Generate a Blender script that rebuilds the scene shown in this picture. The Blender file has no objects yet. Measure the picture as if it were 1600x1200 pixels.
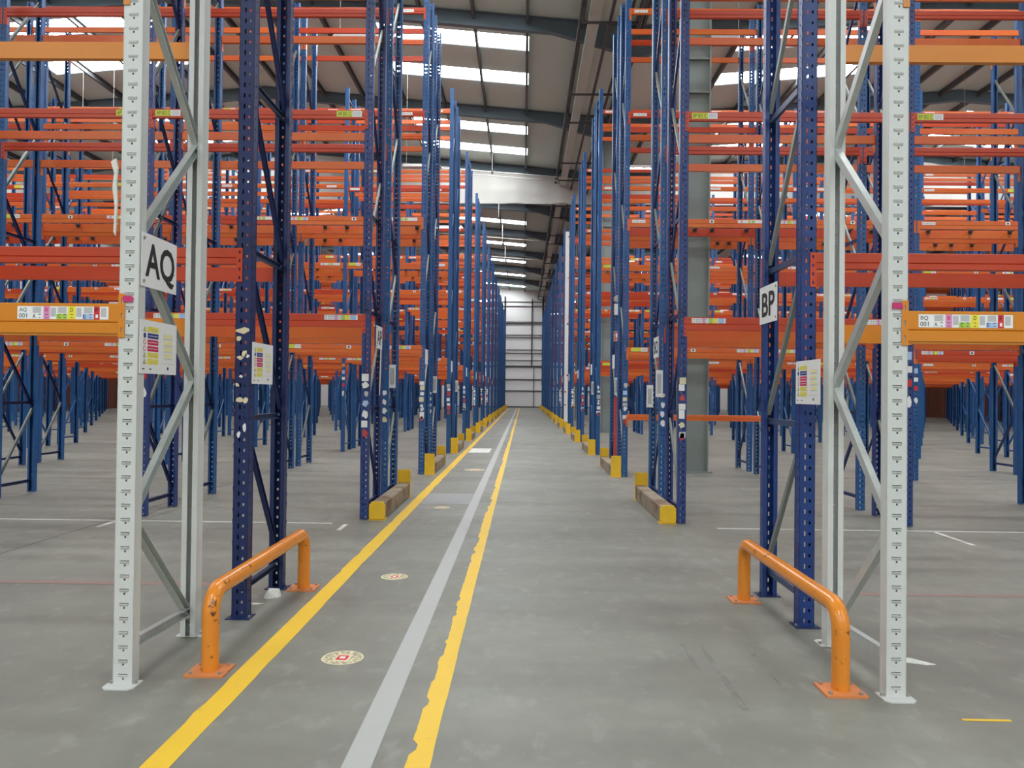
import bpy, bmesh, math, random
from mathutils import Matrix, Vector
random.seed(7)
scene = bpy.context.scene
COL = scene.collection

# ------------------------------------------------------------------ camera
FPX = 1200.0
cam_d = bpy.data.cameras.new('camera')
cam_d.sensor_width = 36.0
cam_d.lens = 36.0 * FPX / 1600.0
cam_d.clip_start = 0.05
cam_d.clip_end = 400
cam = bpy.data.objects.new('camera', cam_d)
COL.objects.link(cam)
YAW, PITCH, ROLL = 0.86, 0.70, 0.62
cam.matrix_world = (Matrix.Translation((0, 0, 1.6)) @ Matrix.Rotation(math.radians(YAW), 4, 'Z')
                    @ Matrix.Rotation(math.radians(90 + PITCH), 4, 'X') @ Matrix.Rotation(math.radians(ROLL), 4, 'Z'))
scene.camera = cam

# ------------------------------------------------------------------ world, exposure
world = bpy.data.worlds.new('world')
scene.world = world
world.use_nodes = True
bg = world.node_tree.nodes['Background']
bg.inputs[0].default_value = (0.80, 0.90, 1.0, 1)
bg.inputs[1].default_value = 1.0
scene.view_settings.view_transform = 'Standard'
scene.view_settings.look = 'None'
scene.view_settings.gamma = 1.0
scene.view_settings.use_curve_mapping = False
scene.view_settings.exposure = 0.09
SKYLIGHT_POWER = 20.0
LAMP_POWER = 26.0
scene.cycles.use_denoising = True
scene.cycles.max_bounces = 6
scene.cycles.diffuse_bounces = 3
scene.cycles.glossy_bounces = 2
scene.cycles.adaptive_threshold = 0.07
scene.cycles.sample_clamp_indirect = 6.0

# ------------------------------------------------------------------ materials
def lin(c):
    c /= 255.0
    return c / 12.92 if c <= 0.04045 else ((c + 0.055) / 1.055) ** 2.4
def rgb(r, g, b):
    return (lin(r), lin(g), lin(b), 1.0)

def paint(name, col, rough=0.45, vary=0.12, scale=6.0, metal=0.0, col2=None, mask=None, bump=0.0, spec=0.5):
    """painted / bare surface: base colour with broad noise variation and optional wear colour in a noise mask"""
    m = bpy.data.materials.new(name)
    m.use_nodes = True
    nt = m.node_tree
    b = nt.nodes['Principled BSDF']
    b.inputs['Roughness'].default_value = rough
    b.inputs['Metallic'].default_value = metal
    b.inputs['Specular IOR Level'].default_value = spec
    tc = nt.nodes.new('ShaderNodeTexCoord')
    nz = nt.nodes.new('ShaderNodeTexNoise')
    nz.inputs['Scale'].default_value = scale
    nz.inputs['Detail'].default_value = 4
    nt.links.new(tc.outputs['Object'], nz.inputs['Vector'])
    mx = nt.nodes.new('ShaderNodeMix')
    mx.data_type = 'RGBA'
    mx.inputs[6].default_value = tuple(c * (1 - vary) for c in col[:3]) + (1,)
    mx.inputs[7].default_value = tuple(min(1, c * (1 + vary)) for c in col[:3]) + (1,)
    nt.links.new(nz.outputs['Fac'], mx.inputs[0])
    out = mx.outputs[2]
    if col2 is not None:
        n2 = nt.nodes.new('ShaderNodeTexNoise')
        n2.inputs['Scale'].default_value = mask[0]
        n2.inputs['Detail'].default_value = 8
        n2.inputs['Roughness'].default_value = 0.65
        nt.links.new(tc.outputs['Object'], n2.inputs['Vector'])
        rp = nt.nodes.new('ShaderNodeMapRange')
        rp.inputs[1].default_value = mask[1]
        rp.inputs[2].default_value = mask[2]
        rp.clamp = True
        nt.links.new(n2.outputs['Fac'], rp.inputs[0])
        m2 = nt.nodes.new('ShaderNodeMix')
        m2.data_type = 'RGBA'
        m2.inputs[7].default_value = col2
        nt.links.new(rp.outputs[0], m2.inputs[0])
        nt.links.new(out, m2.inputs[6])
        out = m2.outputs[2]
    nt.links.new(out, b.inputs['Base Color'])
    if bump:
        bp = nt.nodes.new('ShaderNodeBump')
        bp.inputs['Strength'].default_value = bump
        bp.inputs['Distance'].default_value = 0.01
        nt.links.new(nz.outputs['Fac'], bp.inputs['Height'])
        nt.links.new(bp.outputs[0], b.inputs['Normal'])
    return m

def glow(name, col, power):
    m = bpy.data.materials.new(name)
    m.use_nodes = True
    nt = m.node_tree
    b = nt.nodes['Principled BSDF']
    b.inputs['Base Color'].default_value = col
    b.inputs['Emission Color'].default_value = col
    b.inputs['Emission Strength'].default_value = power
    return m

M = {}
M['blue'] = paint('blue_painted_steel', rgb(34, 86, 142), 0.4, 0.12, 3, col2=rgb(26, 66, 114), mask=(1.3, 0.52, 0.7))
M['navy'] = paint('navy_painted_steel', rgb(28, 44, 92), 0.4, 0.12, 3, col2=rgb(20, 33, 70), mask=(1.3, 0.52, 0.7))
M['midnavy'] = paint('mid_navy_painted_steel', rgb(40, 62, 122), 0.4, 0.12, 3, col2=rgb(26, 40, 84), mask=(1.3, 0.5, 0.66))
M['galvd'] = paint('dull_galvanised_brace', rgb(132, 138, 134), 0.42, 0.14, 14, metal=0.3)
M['royal'] = paint('royal_blue_painted_steel', rgb(24, 56, 118), 0.4, 0.10, 3, col2=rgb(20, 45, 96), mask=(1.3, 0.52, 0.7))
M['galv'] = paint('galvanised_steel', rgb(196, 202, 199), 0.36, 0.16, 14, metal=0.4)
M['dbrace'] = paint('blue_grey_brace', rgb(58, 78, 112), 0.4, 0.12, 5, metal=0.2)
M['grey'] = paint('light_grey_paint', rgb(206, 208, 204), 0.42, 0.05, 5)
M['orange'] = paint('orange_beam_paint', rgb(222, 100, 44), 0.36, 0.10, 1.5, col2=rgb(220, 116, 46), mask=(0.6, 0.45, 0.6))
M['red'] = paint('red_orange_beam_paint', rgb(196, 66, 30), 0.38, 0.08, 1.5)
M['amber'] = paint('amber_beam_paint', rgb(212, 130, 26), 0.36, 0.05, 2)
M['pipe'] = paint('orange_barrier_paint', rgb(226, 138, 44), 0.2, 0.05, 4, col2=rgb(104, 66, 34), mask=(12, 0.615, 0.66))
M['plate'] = paint('orange_base_plate_paint', rgb(214, 132, 76), 0.45, 0.08, 8, col2=rgb(170, 92, 52), mask=(14, 0.62, 0.7))
M['yellow'] = paint('yellow_guard_paint', rgb(236, 190, 40), 0.45, 0.10, 9, col2=rgb(150, 112, 30), mask=(7, 0.60, 0.72))
M['timber'] = paint('weathered_guard_rail', rgb(150, 136, 116), 0.8, 0.25, 5, col2=rgb(118, 92, 70), mask=(3, 0.48, 0.62), bump=0.3)
M['white'] = paint('white_board', rgb(236, 236, 234), 0.45, 0.02, 3)
M['cream'] = paint('cream_label', rgb(226, 214, 176), 0.6, 0.08, 30)
M['black'] = paint('black_print', rgb(26, 26, 28), 0.55, 0.05, 8)
M['ygreen'] = paint('lime_label', rgb(206, 214, 74), 0.5, 0.06, 30)
M['pyellow'] = paint('yellow_print', rgb(238, 222, 60), 0.5, 0.05, 20)
M['ppale'] = paint('pale_yellow_print', rgb(238, 230, 176), 0.5, 0.05, 20)
M['pgreen'] = paint('green_print', rgb(170, 204, 80), 0.5, 0.05, 20)
M['ppink'] = paint('pink_print', rgb(222, 140, 190), 0.5, 0.05, 20)
M['pblue'] = paint('light_blue_print', rgb(170, 196, 232), 0.5, 0.05, 20)
M['pnavy'] = paint('navy_print', rgb(44, 56, 128), 0.5, 0.05, 20)
M['pred'] = paint('red_print', rgb(206, 44, 52), 0.5, 0.05, 20)
M['pcrim'] = paint('crimson_print', rgb(204, 40, 84), 0.5, 0.05, 20)
M['pgrey'] = paint('grey_barcode_print', rgb(186, 186, 186), 0.5, 0.15, 120)
M['magenta'] = paint('magenta_clip', rgb(198, 44, 110), 0.5, 0.1, 10)
M['bolt'] = paint('zinc_bolt', rgb(170, 170, 166), 0.35, 0.1, 20, metal=0.6)
M['column'] = paint('grey_green_column', rgb(142, 152, 148), 0.5, 0.06, 1)
M['rafter'] = paint('blue_grey_rafter', rgb(102, 120, 130), 0.55, 0.06, 1)
M['purlin'] = paint('dull_galvanised_purlin', rgb(92, 97, 97), 0.5, 0.08, 1)
M['deck'] = paint('roof_liner', rgb(210, 226, 218), 0.75, 0.04, 0.4)
M['tray'] = paint('pale_valley_beam', rgb(190, 202, 196), 0.5, 0.08, 1)
M['pipes'] = paint('dark_service_pipe', rgb(66, 66, 66), 0.5, 0.1, 2)
M['conduit'] = paint('pale_conduit', rgb(180, 178, 174), 0.5, 0.06, 2)
M['curtain'] = paint('white_curtain_fabric', rgb(186, 185, 179), 0.8, 0.05, 0.6, bump=0.2)
M['cladding'] = paint('white_wall_cladding', rgb(246, 246, 244), 0.6, 0.03, 0.5)
M['rail'] = paint('dark_wall_rail', rgb(62, 64, 68), 0.5, 0.1, 1)
M['brick'] = paint('brown_wall_lower', rgb(120, 66, 48), 0.8, 0.15, 2)
M['lampbody'] = paint('lamp_housing', rgb(214, 214, 212), 0.5, 0.03, 2)
M['post_red'] = paint('red_post_protector', rgb(190, 66, 66), 0.5, 0.12, 6)
M['litter'] = paint('crumpled_paper', rgb(214, 214, 206), 0.8, 0.2, 30)
M['line_y'] = paint('yellow_floor_paint', rgb(234, 190, 40), 0.5, 0.07, 2.2, col2=rgb(196, 172, 92), mask=(11, 0.63, 0.75))
M['line_g'] = paint('pale_grey_floor_paint', rgb(174, 175, 171), 0.5, 0.05, 2.0, col2=rgb(150, 150, 146), mask=(16, 0.70, 0.76))
M['line_f'] = paint('faded_grey_floor_paint', rgb(150, 150, 149), 0.55, 0.05, 2.0)
M['line_w'] = paint('white_floor_paint', rgb(226, 226, 218), 0.6, 0.06, 3, col2=rgb(176, 174, 166), mask=(5, 0.5, 0.7))
M['line_r'] = paint('faded_red_floor_paint', rgb(146, 120, 112), 0.6, 0.08, 3)
M['joint'] = paint('floor_joint_sealant', rgb(84, 82, 76), 0.8, 0.1, 3)
M['mark'] = paint('rubber_scuffed_concrete', rgb(112, 112, 104), 0.6, 0.08, 9, col2=rgb(132, 132, 122), mask=(8, 0.42, 0.6))
M['skylight'] = glow('daylit_rooflight_sheet', (0.93, 0.97, 1.0, 1), SKYLIGHT_POWER)
M['lamp'] = glow('lit_lamp_diffuser', (0.97, 0.99, 1.0, 1), LAMP_POWER)
M['worn'] = paint('worn_floor_sticker', rgb(150, 140, 116), 0.6, 0.1, 30, col2=rgb(226, 216, 178), mask=(42, 0.46, 0.56))

def floor_mat():
    m = bpy.data.materials.new('power_floated_concrete')
    m.use_nodes = True
    nt = m.node_tree
    b = nt.nodes['Principled BSDF']
    tc = nt.nodes.new('ShaderNodeTexCoord')
    def noise(scale, detail, stretch=(1, 1, 1)):
        mp = nt.nodes.new('ShaderNodeMapping')
        mp.inputs['Scale'].default_value = stretch
        nt.links.new(tc.outputs['Object'], mp.inputs[0])
        n = nt.nodes.new('ShaderNodeTexNoise')
        n.inputs['Scale'].default_value = scale
        n.inputs['Detail'].default_value = detail
        n.inputs['Roughness'].default_value = 0.6
        nt.links.new(mp.outputs[0], n.inputs['Vector'])
        return n.outputs['Fac']
    def mix(fac, a, c):
        x = nt.nodes.new('ShaderNodeMix')
        x.data_type = 'RGBA'
        nt.links.new(fac, x.inputs[0])
        for i, v in ((6, a), (7, c)):
            if isinstance(v, tuple):
                x.inputs[i].default_value = v
            else:
                nt.links.new(v, x.inputs[i])
        return x.outputs[2]
    def rng(f, a, b_, c=0.0, d=1.0):
        r = nt.nodes.new('ShaderNodeMapRange')
        r.inputs[1].default_value, r.inputs[2].default_value = a, b_
        r.inputs[3].default_value, r.inputs[4].default_value = c, d
        nt.links.new(f, r.inputs[0])
        return r.outputs[0]
    base = mix(rng(noise(0.35, 4), 0.3, 0.7), rgb(122, 122, 112), rgb(144, 144, 133))
    fine = mix(rng(noise(5.0, 8), 0.35, 0.7, 0, 0.35), base, rgb(108, 107, 100))
    stain = mix(rng(noise(0.9, 6, (1, 0.35, 1)), 0.56, 0.72, 0, 0.4), fine, rgb(103, 100, 94))
    pale = mix(rng(noise(2.3, 8), 0.64, 0.76, 0, 0.45), stain, rgb(168, 167, 156))
    band = mix(rng(noise(1.1, 3, (0.16, 1, 1)), 0.44, 0.66, 0, 0.42), pale, rgb(106, 104, 97))  # crosswise shade of the rack beams, painted into the concrete colour
    scuff = mix(rng(noise(6.5, 9, (1, 0.6, 1)), 0.56, 0.66, 0, 0.30), band, rgb(158, 157, 148))
    speck = mix(rng(noise(38, 2), 0.76, 0.79, 0, 0.6), scuff, rgb(200, 198, 190))
    nt.links.new(speck, b.inputs['Base Color'])
    nt.links.new(rng(noise(1.4, 5), 0.3, 0.7, 0.40, 0.58), b.inputs['Roughness'])
    b.inputs['Specular IOR Level'].default_value = 0.4
    return m
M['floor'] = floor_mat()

# ------------------------------------------------------------------ mesh builder
class MB:
    def __init__(self):
        self.v, self.f, self.m, self.mats = [], [], [], []
    def mi(self, mat):
        if mat not in self.mats:
            self.mats.append(mat)
        return self.mats.index(mat)
    def quad(self, pts, mat):
        n = len(self.v)
        self.v += [tuple(p) for p in pts]
        self.f.append(tuple(range(n, n + len(pts))))
        self.m.append(self.mi(mat))
    def box(self, x0, x1, y0, y1, z0, z1, mat):
        n = len(self.v)
        self.v += [(x, y, z) for x in (x0, x1) for y in (y0, y1) for z in (z0, z1)]
        k = self.mi(mat)
        for f in ((0, 1, 3, 2), (4, 6, 7, 5), (0, 4, 5, 1), (2, 3, 7, 6), (0, 2, 6, 4), (1, 5, 7, 3)):
            self.f.append(tuple(n + i for i in f))
            self.m.append(k)
    def prism(self, poly, axis, a, b, mat, cap=True):
        """extrude a closed 2-D polygon along axis; poly is in the other two axes in xyz order"""
        n = len(self.v)
        def p3(u, w, t):
            return {'x': (t, u, w), 'y': (u, t, w), 'z': (u, w, t)}[axis]
        L = len(poly)
        self.v += [p3(u, w, a) for u, w in poly] + [p3(u, w, b) for u, w in poly]
        k = self.mi(mat)
        for i in range(L):
            j = (i + 1) % L
            self.f.append((n + i, n + j, n + L + j, n + L + i))
            self.m.append(k)
        if cap:
            self.f.append(tuple(n + i for i in range(L - 1, -1, -1)))
            self.f.append(tuple(n + L + i for i in range(L)))
            self.m += [k, k]
    def tube(self, p, q, r, mat, seg=6):
        p, q = Vector(p), Vector(q)
        d = (q - p).normalized()
        u = d.orthogonal().normalized()
        w = d.cross(u)
        n = len(self.v)
        for c in (p, q):
            for i in range(seg):
                a = 2 * math.pi * i / seg
                self.v.append(tuple(c + r * (math.cos(a) * u + math.sin(a) * w)))
        k = self.mi(mat)
        for i in range(seg):
            j = (i + 1) % seg
            self.f.append((n + i, n + j, n + seg + j, n + seg + i))
            self.m.append(k)
        self.f.append(tuple(n + i for i in range(seg - 1, -1, -1)))
        self.f.append(tuple(n + seg + i for i in range(seg)))
        self.m += [k, k]
    def mesh(self, name, smooth=False):
        me = bpy.data.meshes.new(name)
        me.from_pydata(self.v, [], self.f)
        for mt in self.mats:
            me.materials.append(M[mt])
        me.polygons.foreach_set('material_index', self.m)
        bm = bmesh.new()
        bm.from_mesh(me)
        bmesh.ops.recalc_face_normals(bm, faces=bm.faces)
        bm.to_mesh(me)
        bm.free()
        if smooth:
            me.polygons.foreach_set('use_smooth', [True] * len(me.polygons))
        me.update()
        return me

def link(name, mesh, parent=None, loc=(0, 0, 0), rot=(0, 0, 0)):
    o = bpy.data.objects.new(name, mesh)
    COL.objects.link(o)
    o.location = loc
    o.rotation_euler = rot
    if parent is not None:
        o.parent = parent
    return o
def thing(o, label, cat, group=None):
    o['label'] = label
    o['category'] = cat
    if group:
        o['group'] = group
    return o
def struct(o, label=None, cat=None):
    o['kind'] = 'structure'
    if label:
        o['label'] = label
    if cat:
        o['category'] = cat
    return o
ORD = ['first', 'second', 'third', 'fourth', 'fifth', 'sixth', 'seventh', 'eighth', 'ninth', 'tenth', 'eleventh',
       'twelfth', 'thirteenth', 'fourteenth', 'fifteenth', 'sixteenth', 'seventeenth', 'eighteenth', 'nineteenth', 'twentieth']

# text glyphs as mesh data (built-in font), centred at the origin in the xy plane
_tc = {}
def glyphs(s, size, bold=0.0):
    key = (s, bold)
    if key not in _tc:
        cu = bpy.data.curves.new('glyphs', 'FONT')
        cu.body = s
        cu.size = 1.0
        cu.offset = bold
        cu.resolution_u = 3
        ob = bpy.data.objects.new('glyphs', cu)
        COL.objects.link(ob)
        bpy.context.view_layer.update()
        me = bpy.data.meshes.new_from_object(ob)
        vs = [(v.co.x, v.co.y) for v in me.vertices]
        fs = [tuple(p.vertices) for p in me.polygons]
        bpy.data.objects.remove(ob)
        bpy.data.curves.remove(cu)
        bpy.data.meshes.remove(me)
        x0, x1 = min(v[0] for v in vs), max(v[0] for v in vs)
        y0, y1 = min(v[1] for v in vs), max(v[1] for v in vs)
        _tc[key] = ([((v[0] - (x0 + x1) / 2), (v[1] - (y0 + y1) / 2)) for v in vs], fs, x1 - x0, y1 - y0)
    return _tc[key]
def put_text(mb, s, cx, cy, w, h, z, mat, frame, bold=0.0):
    """text scaled into w x h at (cx, cy); frame maps local (u, v, depth) to xyz"""
    vs, fs, tw, th = glyphs(s, 1.0, bold)
    n = len(mb.v)
    mb.v += [frame(cx + x * w / tw, cy + y * h / th, z) for x, y in vs]
    k = mb.mi(mat)
    for f in fs:
        mb.f.append(tuple(n + i for i in f))
        mb.m.append(k)
def put_rect(mb, u0, u1, v0, v1, z, mat, frame):
    mb.quad([frame(u0, v0, z), frame(u1, v0, z), frame(u1, v1, z), frame(u0, v1, z)], mat)
def FRONT(u, v, d):   # faces the camera side (-Y): u runs +X
    return (u, -d, v)
def EAST(u, v, d):    # faces +X: u runs +Y
    return (d, u, v)
def WEST(u, v, d):    # faces -X: u runs -Y
    return (-d, -u, v)

# ------------------------------------------------------------------ the building
XL, XR, YB, YF = -34.0, 34.0, -26.0, 88.0
VALLEY_H, SLOPE = 13.2, 0.085
def roof_h(x):
    # valleys at 3.5 and +-29 m; ridges between
    t = (x - 3.5) % 29.0
    return VALLEY_H + SLOPE * (t if t < 14.5 else 29.0 - t)

mb = MB()
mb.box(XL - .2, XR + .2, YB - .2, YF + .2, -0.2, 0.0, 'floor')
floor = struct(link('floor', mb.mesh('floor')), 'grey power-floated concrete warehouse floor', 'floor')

# floor paint: thin raised paint films, children of the floor
def strip_x(name, x0, x1, y0, y1, mat, jagL=0.0, jagR=0.0, step=0.12, z=0.0015):
    """painted line running away from the camera, with optional chipped edges"""
    mb = MB()
    y = y0
    L, R = [], []
    cl = cr = 0.0
    while y < y1:
        if random.random() < .3:
            cl, cr = random.random() ** 2.2, random.random() ** 2.2
        L.append((x0 + (cl + .12 * random.random()) * jagL, y))
        R.append((x1 - (cr + .12 * random.random()) * jagR, y))
        y += step * (1 if y < 14 else 6)
    L.append((x0, y1)); R.append((x1, y1))
    for i in range(len(L) - 1):
        mb.quad([(L[i][0], L[i][1], z), (R[i][0], R[i][1], z), (R[i + 1][0], R[i + 1][1], z), (L[i + 1][0], L[i + 1][1], z)], mat)
    return link(name, mb.mesh(name), floor)
strip_x('yellow_line', -1.618, -1.475, -4, 82, 'line_y', 0.012, 0.012)['label'] = 'yellow painted walkway line beside the left racks'
strip_x('grey_line', -0.760, -0.632, -4, 82, 'line_g')['label'] = 'pale grey painted line inside the walkway'
strip_x('yellow_line', -0.492, -0.382, -4, 82, 'line_y', 0.040, 0.004, .05)['label'] = 'chipped yellow painted line in the middle of the aisle'
strip_x('cross_band', -1.470, -0.765, 11.05, 12.2, 'line_f', z=0.001)['label'] = 'faded grey painted band across the walkway'
strip_x('cross_band', -1.470, -0.9, 20.6, 22.2, 'line_w', z=0.001)
for sx in (-1, 1):
    a, b = (XL + 1, -2.3) if sx < 0 else (2.35, XR - 1)
    strip_x('white_line', a, b, 9.28, 9.33, 'line_w', step=9)
    for k in range(0, 8):
        x = sx * (2.12 + 2.8 * k)
        if sx < 0 or k:
            strip_x('white_tick', x - .026, x + .026, 8.45 if sx > 0 else 8.85, 9.24, 'line_w')
strip_x('red_line', -6.5, -2.55, 6.26, 6.36, 'line_r', step=9)
strip_x('red_line', 2.7, 6.0, 6.26, 6.34, 'line_r', step=9)
strip_x('floor_joint', -5.035, -5.02, -4, 80, 'joint', step=9)
strip_x('yellow_dash', 2.20, 2.44, 3.86, 3.885, 'line_y')

for a_, b_, c_, d_ in ((1.13, 1.17, 3.95, 4.95), (1.02, 1.05, 4.5, 4.98), (1.42, 1.455, 4.2, 4.8)):
    strip_x('tyre_mark', a_, b_, c_, d_, 'mark', .015, .015)
# roof: liner deck in strips, with the rooflight openings left out
RAFT0, RAFT = 16.1, 8.0
rafter_y = [RAFT0 + RAFT * i for i in range(-5, 9)]
sky_rows = []                        # (y0, y1) of every rooflight band
for y in rafter_y:
    if y < 40 and y > 22:
        offs = (1.9, 4.85) if y < 30 else (2.55, 5.6)
    elif y > 40:
        offs = (5.5,)
    else:
        offs = (2.2, 5.2)
    for o_ in offs:
        sky_rows.append((y + o_ - 0.55, y + o_ + 0.55))
sky_rows = [s for s in sky_rows if YB < s[0] and s[1] < YF and not (1.0 < s[0] < 8.0)]
sky_cols = [(-31.8, -27.0), (-18.3, -12.6), (-5.2, 0.06), (7.2, 12.6), (19.5, 24.8)]
knots = [XL, -25.5, -11.0, 3.5, 18.0, 32.5, XR]
xs = sorted(set(knots + [c for s in sky_cols for c in s]))
ys = sorted(set([YB, YF] + [c for s in sky_rows for c in s]))
mb = MB()
for i in range(len(xs) - 1):
    for j in range(len(ys) - 1):
        xm, ym = (xs[i] + xs[i + 1]) / 2, (ys[j] + ys[j + 1]) / 2
        if any(a < xm < b for a, b in sky_cols) and any(a < ym < b for a, b in sky_rows):
            continue
        mb.quad([(xs[i], ys[j], roof_h(xs[i])), (xs[i + 1], ys[j], roof_h(xs[i + 1])),
                 (xs[i + 1], ys[j + 1], roof_h(xs[i + 1])), (xs[i], ys[j + 1], roof_h(xs[i]))], 'deck')
ceiling = struct(link('ceiling', mb.mesh('ceiling')), 'grey sloping warehouse roof liner on steel rafters', 'ceiling')
# purlins running along the building
px = []
for c in (-25.5, 3.5, 32.5):
    for s in (-1, 1):
        for i in range(9):
            px.append(c + s * (0.1 + 1.7 * i) * 1.0)
pur = MB()
pur.prism([(-.045, 0), (.045, 0), (.045, -.02), (-.02, -.02), (-.02, -.21), (.045, -.21), (.045, -.23), (-.045, -.23)], 'y', YB, YF, 'purlin')
purm = pur.mesh('purlin')
for x in sorted(set(round(x, 2) for x in px)):
    if XL < x < XR:
        link('purlin', purm, ceiling, (x, 0, roof_h(x) - 0.005))
# rafters: I-section following the slopes, haunched at the columns
def rafter_mesh():
    mb = MB()
    pts = []
    for x in (XL, -25.5, -22.8, -11.0, 0.8, 3.5, 6.2, 18.0, 29.8, 32.5, XR):
        d = 1.0 if abs((x - 3.5) % 29.0) < 0.01 else 0.46
        pts.append((x, roof_h(x) - 0.02, roof_h(x) - 0.02 - d))
    for i in range(len(pts) - 1):
        (xa, ta, ba), (xb, tb, bb) = pts[i], pts[i + 1]
        def slab(t0a, t1a, t0b, t1b, w):
            n = len(mb.v)
            mb.v += [(x, y, z) for x, z0, z1 in ((xa, t0a, t1a), (xb, t0b, t1b)) for y in (-w, w) for z in (z0, z1)]
            k = mb.mi('rafter')
            for f in ((0, 1, 3, 2), (4, 6, 7, 5), (0, 4, 5, 1), (2, 3, 7, 6), (0, 2, 6, 4), (1, 5, 7, 3)):
                mb.f.append(tuple(n + q for q in f)); mb.m.append(k)
        slab(ba + .02, ta - .02, bb + .02, tb - .02, .008)
        slab(ta - .02, ta, tb - .02, tb, .1)
        slab(ba, ba + .02, bb, bb + .02, .1)
    return mb.mesh('rafter')
rm = rafter_mesh()
for y in rafter_y:
    link('rafter', rm, ceiling, (0, y, 0))
# valley services: pale trough, dark pipes, cross hangers
mb = MB()
mb.prism([(-.16, 0), (.16, 0), (.16, .12), (.14, .12), (.14, .02), (-.14, .02), (-.14, .12), (-.16, .12)], 'y', YB, YF, 'tray')
link('valley_trough', mb.mesh('valley_trough'), ceiling, (1.92, 0, 12.35))
mb = MB()
mb.tube((0, YB, 0), (0, YF, 0), .05, 'pipes', 8)
pm = mb.mesh('service_pipe')
for x, z in ((1.55, 12.55), (2.35, 12.2), (2.95, 12.45), (3.15, 11.95)):
    link('service_pipe', pm, ceiling, (x, 0, z))
mb = MB()
mb.box(-.9, .75, -.03, .03, 0, .06, 'pipes')
mb.box(-.9, -.85, -.02, .02, .06, .5, 'pipes')
mb.box(.70, .75, -.02, .02, .06, .4, 'pipes')
hm = mb.mesh('hanger_bar')
for y in rafter_y:
    for d in (2.6, 5.4):
        link('hanger_bar', hm, ceiling, (2.45, y + d, 12.02))
mb = MB()
mb.tube((-11, 0, 0), (1.8, 0, -.9), .025, 'conduit', 6)
cm = mb.mesh('conduit')
for y in (38.2, 38.9, 54.5, 62.3):
    link('conduit', cm, ceiling, (0, y, 13.3))
mb = MB()
mb.tube((0, 0, 0), (0, 0, -1.3), .018, 'conduit', 6)
mb.box(-.05, .05, -.05, .05, -1.42, -1.3, 'pipes')
dm = mb.mesh('drop_rod')
for x, y in ((-1.6, 36.5), (-1.6, 46), (-1.6, 54), (-1.6, 62), (0.1, 40)):
    link('drop_rod', dm, ceiling, (x, y, roof_h(x) - .15))

# rooflights: one daylit translucent sheet run per opening, in panes between the purlins
wn = 0
for (y0, y1) in sky_rows:
    for (x0, x1) in sky_cols:
        if y1 < 20 and not (-20 < x0 < 20):
            continue
        wn += 1
        w = bpy.data.objects.new('window_%d' % wn, None)
        COL.objects.link(w)
        w.location = ((x0 + x1) / 2, (y0 + y1) / 2, roof_h((x0 + x1) / 2))
        struct(w)
        side = 'over the aisle' if x0 == -5.2 else ('left of the aisle' if x0 < 0 else 'right of the aisle')
        cuts = [x0] + [p for p in sorted(set(round(p, 2) for p in px)) if x0 + .3 < p < x1 - .3] + [x1]
        for a, b in zip(cuts[:-1], cuts[1:]):
            q = MB()
            za, zb = roof_h(a) - w.location.z, roof_h(b) - w.location.z
            ya, yb = y0 - w.location.y, y1 - w.location.y
            q.quad([(a - w.location.x, ya, za + .03), (b - w.location.x, ya, zb + .03), (b - w.location.x, yb, zb + .03), (a - w.location.x, yb, za + .03)], 'skylight')
            link('pane', q.mesh('pane'), w)

# walls
def wall_y(name, y, thick, label):
    mb = MB()
    top = [(x, roof_h(x) + .06) for x in knots]
    poly = [(XL, 0), (XR, 0)] + top[::-1]
    mb.prism(poly, 'y', y, y + thick, 'cladding')
    return struct(link(name, mb.mesh(name)), label, 'wall')
wb = wall_y('wall_back', YF, .2, 'white panelled end wall at the far end of the aisle')
joints = [0.0, 1.9, 3.2, 4.7, 6.2, 8.0, 9.6, 11.2, 12.4]
for i in range(len(joints) - 1):
    for xa, xb in ((-8.0, -1.9), (-1.9, .95), (.95, 2.15), (2.15, 8.0)):
        q = MB()
        g = .03
        q.box(xa + g, xb - g, -.04, -.001, joints[i] + g, joints[i + 1] - g, 'cladding')
        link('wall_panel', q.mesh('wall_panel'), wb, (0, YF, 0))
for z, t in ((0.05, .14), (1.9, .10), (3.2, .10), (4.7, .18), (5.4, .05), (6.2, .05), (6.6, .05), (8.0, .07), (8.3, .05), (9.6, .10), (9.8, .05), (11.6, .06), (12.1, .06)):
    q = MB()
    q.prism([(-.16, z - t / 2), (-.05, z - t / 2), (-.05, z - t / 2 + .02), (-.14, z - t / 2 + .02), (-.14, z + t / 2 - .02), (-.05, z + t / 2 - .02), (-.05, z + t / 2), (-.16, z + t / 2)], 'x', -9, 9, 'rail')
    link('wall_rail', q.mesh('wall_rail'), wb, (0, YF, 0))
for x, z0, z1, t in ((.9, 4.7, 12.4, .07), (1.15, 0, 4.7, .04), (2.1, 2.6, 12.4, .05)):
    q = MB()
    q.prism([(x - t, -.22), (x + t, -.22), (x + t, -.18), (x + .02, -.18), (x + .02, -.16), (x - .02, -.16), (x - .02, -.18), (x - t, -.18)], 'z', z0, z1, 'rail')
    link('wall_post', q.mesh('wall_post'), wb, (0, YF, 0))
wall_y('wall_front', YB - .2, .2, 'white cladding wall behind the viewer')
for nm, x, lb in (('wall_left', XL - .2, 'far left side wall with brown lower band'), ('wall_right', XR, 'far right side wall with brown lower band')):
    mb = MB()
    mb.box(x, x + .2, YB, YF, 0, roof_h(XL if x < 0 else XR) + .06, 'cladding')
    wo = struct(link(nm, mb.mesh(nm)), lb, 'wall')
    s = 1 if x < 0 else -1
    xx = x + (.2 if x < 0 else 0)
    q = MB()
    for i in range(40):
        y = YB + i * 2.6
        q.box(xx, xx + s * .05, y, y + 2.5, 0, 2.6, 'brick')
    o = link('lower_cladding', q.mesh('lower_cladding'), wo)
    o['kind'] = 'stuff'

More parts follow.
